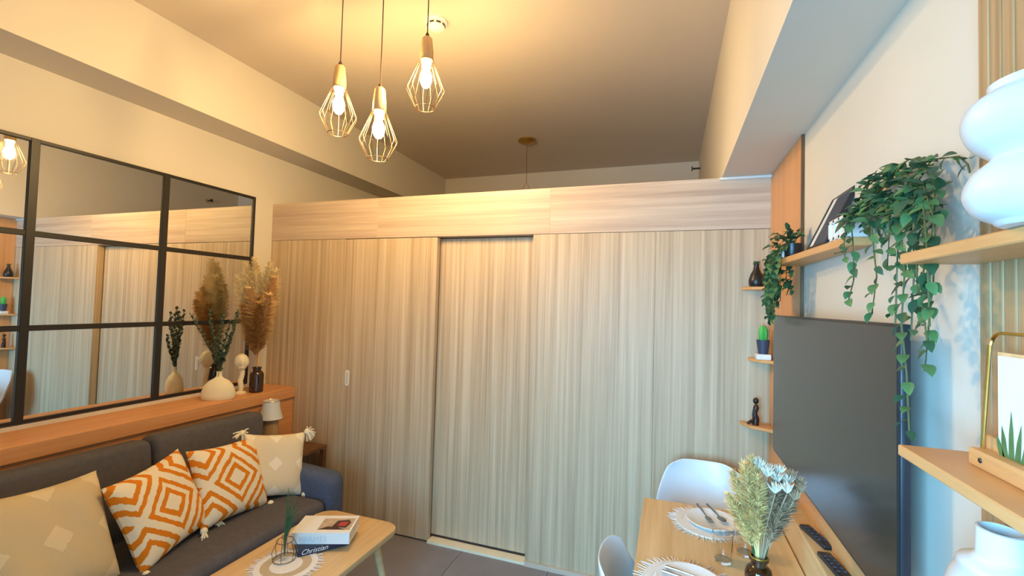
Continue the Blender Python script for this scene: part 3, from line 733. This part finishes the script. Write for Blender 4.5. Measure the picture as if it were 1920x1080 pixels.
# leaning frame on the floating shelf
pf = thing('picture_frame', 'black picture frame with white mount leaning on the floating shelf', 'photo frame', (.437, 1.70, 1.8265), 0)
fr = obj('frame_border', box(BM(), 0, .012, -.10, .10, .188, .20), 'black_metal', pf); rotf = (0, R(24), 0); fr.rotation_euler = rotf
for a in ((-.10, .10, 0, .012), (-.10, -.088, .012, .188), (.088, .10, .012, .188)): obj('frame_border', box(BM(), 0, .012, a[0], a[1], a[2], a[3]), 'black_metal', pf, rot=rotf)
obj('mount', box(BM(), .003, .008, -.088, .088, .012, .188), 'paper', pf, rot=rotf)
obj('picture', box(BM(), .002, .003, -.088, .045, .012, .188), 'photo_navy', pf, rot=rotf)

# plants -------------------------------------------------------------
def leafmesh(w, l, fold, curl):
    bm = BM(); n = 5; mid = []; lf = []; rg = []
    for i in range(n+1):
        f = i/n; hw = w*math.sin(PI*min(1, f**.8))**.8*(1 if 0 < i < n else 0); z = -curl*l*f*f
        mid.append(bm.verts.new((0, f*l, z)))
        if 0 < i < n: lf.append(bm.verts.new((-hw, f*l, z+fold*hw))); rg.append(bm.verts.new((hw, f*l, z+fold*hw)))
    for side in (lf, rg):
        bm.faces.new((mid[0], mid[1], side[0]))
        for i in range(n-2): bm.faces.new((mid[i+1], mid[i+2], side[i+1], side[i]))
        bm.faces.new((mid[n-1], mid[n], side[n-2]))
    return bm
def leaf_protos():
    out = []
    for k, (w, l, fo, cu, mt) in enumerate(((.0095, .034, .35, .25, 'leaf'), (.0085, .030, .25, .4, 'leaf_dark'), (.0105, .036, .4, .15, 'leaf_dark'), (.009, .03, .3, .3, 'leaf'))):
        bm = leafmesh(w, l, fo, cu); bmesh.ops.recalc_face_normals(bm, faces=bm.faces[:]); me = bpy.data.meshes.new('leaf'); bm.to_mesh(me); bm.free(); me.materials.append(MATS[mt])
        me.polygons.foreach_set('use_smooth', [True]*len(me.polygons)); out.append(me)
    return out
LEAVES = leaf_protos(); PENDING = {}
def add_leaf(parent, p, d, s):
    """leaf at parent-local p, pointing along d"""
    d = Vector(d).normalized(); z = Vector((random.uniform(-.5, .5)-.35, random.uniform(-.6, .3)-.2, .8)); z = (z-d*z.dot(d))
    if z.length < .05: z = Vector((-1, 0, 0))-d*d.dot(Vector((-1, 0, 0)))
    z.normalize(); x = d.cross(z)
    m = Matrix((x, d, z)).transposed().to_4x4() @ Matrix.Scale(s, 4); m.translation = p
    PENDING.setdefault(parent.name, []).append((random.choice(LEAVES), m))
def vine(parent, base, pts, step, s, xlim, rng=.011, skip=0.0):
    pts = [Vector(p)-base for p in pts]
    obj('stem', tube(BM(), pts, .0016, 5), 'stem', parent, True)
    tot = [0]
    for a, b in zip(pts, pts[1:]): tot.append(tot[-1]+(b-a).length)
    d = step*.5; k = 0; n = 0
    while d < tot[-1]:
        i = max(j for j in range(len(tot)-1) if tot[j] <= d); p = pts[i].lerp(pts[i+1], (d-tot[i])/max(1e-6, tot[i+1]-tot[i])); t = (pts[i+1]-pts[i]).normalized()
        a = k*PI+random.uniform(-.8, .8)
        side = Vector((math.sin(a)*.55-.25, math.cos(a), random.uniform(-.5, .35)))
        dd = side+t*random.uniform(.1, .7)
        if base.x+p.x+dd.normalized().x*.036*s > xlim: dd.x = -abs(dd.x)
        if d/tot[-1] >= skip: add_leaf(parent, p, dd, s*random.uniform(.8, 1.15)); n += 1
        k += 1; d += step*random.uniform(.75, 1.25)
    return n
# big trailing plant in a white box planter
base = Vector((.478, 1.53, 1.8265))
bp_ = thing('trailing_plant', 'large trailing pothos in a white planter hanging over the television', 'plant', base)
pl = obj('planter', rbox(-.026, .026, -.065, .065, 0, .055, .002, 1), 'white_gloss', bp_)
for y in (-.062, -.022, .022, .062): obj('planter_post', box(BM(), -.031, -.025, y-.005, y+.005, 0, .062), 'white_gloss', pl)
for z in (.004, .055): obj('planter_rail', box(BM(), -.031, -.025, -.067, .067, z, z+.008), 'white_gloss', pl)
obj('planter_back', rbox(.012, .024, -.06, .03, .055, .098, .003, 1), 'white_gloss', pl)
XW = XR-.006
def V(l): return [Vector(p) for p in l]
st0 = (.475, 1.50, 1.87)
vines = [
 [st0, (.45, 1.44, 1.885), (.43, 1.36, 1.85), (.422, 1.32, 1.78), (.42, 1.31, 1.70), (.42, 1.345, 1.65)],
 [st0, (.46, 1.38, 1.90), (.44, 1.27, 1.87), (.425, 1.22, 1.80), (.42, 1.18, 1.70), (.42, 1.205, 1.62)],
 [st0, (.46, 1.33, 1.91), (.44, 1.18, 1.88), (.43, 1.10, 1.80), (.425, 1.07, 1.70), (.42, 1.07, 1.60), (.42, 1.05, 1.51), (.42, 1.04, 1.40)],
 [st0, (.47, 1.30, 1.92), (.45, 1.12, 1.90), (.44, 1.05, 1.82), (.44, 1.03, 1.74), (.43, 1.02, 1.65), (.43, 1.0, 1.57), (.43, 1.01, 1.52)],
 [st0, (.48, 1.28, 1.93), (.47, 1.10, 1.91), (.455, 1.03, 1.85), (.45, 1.02, 1.76), (.445, 1.015, 1.68), (.44, 1.02, 1.60), (.44, 1.02, 1.56)],
 [st0, (.48, 1.35, 1.94), (.48, 1.2, 1.935), (.48, 1.08, 1.92), (.475, 1.0, 1.90), (.47, .965, 1.875), (.47, .96, 1.86)],
 [st0, (.47, 1.42, 1.93), (.46, 1.33, 1.955), (.46, 1.26, 1.945)],
 [st0, (.48, 1.40, 1.95), (.48, 1.29, 1.965), (.475, 1.2, 1.945)],
 [st0, (.48, 1.36, 1.93), (.475, 1.18, 1.95), (.47, 1.10, 1.925)],
 [st0, (.45, 1.42, 1.88), (.435, 1.3, 1.85), (.43, 1.2, 1.83), (.43, 1.16, 1.78)],
 [st0, (.46, 1.36, 1.89), (.445, 1.2, 1.85), (.44, 1.1, 1.82), (.44, 1.04, 1.79)],
 [st0, (.47, 1.32, 1.90), (.46, 1.15, 1.87), (.455, 1.06, 1.84)],
 [st0, (.46, 1.45, 1.88), (.44, 1.42, 1.86), (.43, 1.41, 1.80), (.43, 1.40, 1.76)],
]
for k_ in range(7):
    y_ = 1.0+.045*(k_ % 4)+random.uniform(-.015, .015); x_ = .425+.008*(k_ % 3); zb_ = (1.60, 1.66, 1.57, 1.71, 1.63, 1.68, 1.60)[k_]
    vines.insert(0, [st0, (.46, 1.34, 1.90), (.445, y_+.06, 1.86), (x_, y_, 1.79), (x_, y_+random.uniform(-.02, .02), 1.72), (x_, y_+random.uniform(-.02, .02), zb_)])
for v_ in vines[:13]: vine(bp_, base, V(v_), .021, 1.0, XW, skip=.12)
for v_ in vines[13:]: vine(bp_, base, V(v_), .014, 1.0, XW, skip=.12)
for i in range(70):
    y = random.uniform(1.02, 1.36); c = 1.868-.10*(1.36-y)*.3
    p = Vector((random.uniform(.425, .485), y, c+random.uniform(-.045, .045)))
    add_leaf(bp_, p-base, (random.uniform(-.9, -.1), random.uniform(-.9, .6), random.uniform(-.6, .5)), random.uniform(.9, 1.25))
# small trailing plant at the far end
base2 = Vector((.452, 2.045, 1.8265))
sp_ = thing('trailing_plant', 'smaller trailing plant in a dark pot at the shelf end by the partition', 'plant', base2)
obj('pot', lathe(BM(), [(0, 0), (.026, 0), (.034, .03), (.035, .058), (.032, .058), (.03, .045)], 24, cap=False), 'black_ceramic', sp_, True)
obj('pot_label', box(BM(), -.038, -.030, -.012, .012, .004, .03), 'white_gloss', sp_)
s2 = (.452, 2.045, 1.872)
for dx, dy, dz in ((-.05, .08, .05), (-.06, .02, .06), (.0, .05, .075), (-.02, -.05, .06), (.02, -.08, .05), (-.05, -.03, .04), (.03, .03, .07), (-.06, .11, .02), (-.02, .02, .08)):
    p = Vector(s2); vine(sp_, base2, [p, p+Vector((dx*.5, dy*.5, dz*.8)), p+Vector((dx, dy, dz))], .010, 1.1, XW-.012)
for x, y, zb in ((.395, 2.14, 1.60), (.40, 2.20, 1.66), (.41, 2.17, 1.585), (.42, 2.145, 1.64), (.435, 2.15, 1.66), (.475, 2.15, 1.69), (.41, 2.22, 1.66), (.392, 2.16, 1.66), (.40, 2.13, 1.69), (.46, 2.16, 1.72), (.43, 2.19, 1.69), (.387, 2.05, 1.69), (.388, 2.08, 1.66), (.385, 2.02, 1.60), (.383, 2.11, 1.58), (.39, 1.98, 1.70), (.40, 2.25, 1.72)):
    p = Vector(s2); m_ = Vector((min(x, .40) if y < 2.13 else x, max(y, 2.14) if x > .395 else y, 1.84))
    vine(sp_, base2, [p, p.lerp(m_, .5)+Vector((0, 0, .015)), m_, Vector((x, y, 1.80)), Vector((x-.004, y+random.uniform(-.02, .02), (1.8+zb)/2)), Vector((x, y+random.uniform(-.02, .02), zb))], .012, 1.12, XW-.012, skip=.15)
# corner shelf things
t = thing('bud_vase', 'black pear shaped bud vase on the highest corner shelf', 'vase', (XC-.078, 2.672, 1.7425))
obj('vase_body', lathe(BM(), [(0, 0), (.030, 0), (.036, .012), (.037, .035), (.028, .065), (.016, .088), (.012, .11), (.014, .118), (.010, .118)], 24, cap=False), 'black_ceramic', t, True)
for i in range(7): add_leaf(t, Vector((random.uniform(-.008, .008), random.uniform(-.008, .008), .115)), (random.uniform(-.8, .8), random.uniform(-.8, .8), .9), .8)
t = thing('cactus_pot', 'green cactus in a grey blue pot on a white block on the corner shelf', 'plant', (XC-.045, 2.664, 1.3655))
obj('block', rbox(-.033, .033, -.03, .03, 0, .028, .002, 1), 'white_gloss', t)
obj('pot', lathe(BM(), [(0, .028), (.022, .028), (.032, .10), (.028, .10), (.026, .09), (0, .09)], 24, cap=False), 'navy_pot', t, True)
bm = lathe(BM(), [(.012, .09), (.019, .11), (.021, .135), (.017, .16), (.008, .174), (0, .176)], 20)
for v in bm.verts: a = math.atan2(v.co.y, v.co.x); f = 1+.12*math.cos(a*7); v.co.x *= f; v.co.y *= f
obj('cactus', bm, 'cactus', t, True)
t = thing('figurine', 'slim dark brown seated figurine on the lowest corner shelf', 'figurine', (XC-.075, 2.675, 1.0225))
bm = BM(); tube(bm, [(0, 0, 0), (.002, 0, .03), (-.004, 0, .06), (.003, 0, .09), (.002, 0, .105)], [.016, .017, .012, .014, .008], 12)
tube(bm, [(.0, 0, .02), (-.02, -.008, .018), (-.04, -.012, .006)], [.012, .009, .006], 10); tube(bm, [(-.003, -.008, .085), (-.014, -.012, .055), (-.004, -.014, .035)], [.006, .005, .004], 8)
obj('body', bm, 'figurine', t, True)
bm = BM(); ell(bm, Vector((.001, 0, .124)), .014, .014, .017); obj('head', bm, 'figurine', t, True)

# leaves: the 300 nearest of a plant are parts of their own, the rest one joined part
for nm, lst in PENDING.items():
    par = bpy.data.objects[nm]; lst.sort(key=lambda e: (par.location+e[1].translation-Vector((0, 0, 1.62))).length)
    for me, m in lst[:300]:
        o = bpy.data.objects.new('leaf', me); COL.objects.link(o); o.parent = par; o.matrix_local = m
    if lst[300:]:
        bm = BM()
        for me, m in lst[300:]:
            n0 = len(bm.verts); bm.from_mesh(me); bm.verts.ensure_lookup_table(); fs_ = list(bm.faces)[-len(me.polygons):]
            bmesh.ops.transform(bm, matrix=m, verts=bm.verts[n0:])
            for f in fs_: f.material_index = 0 if me.materials[0].name == 'leaf' else 1
        me2 = bpy.data.meshes.new('foliage'); bm.to_mesh(me2); bm.free(); me2.materials.append(MATS['leaf']); me2.materials.append(MATS['leaf_dark'])
        o = bpy.data.objects.new('foliage', me2); COL.objects.link(o); o.parent = par; o['kind'] = 'stuff'
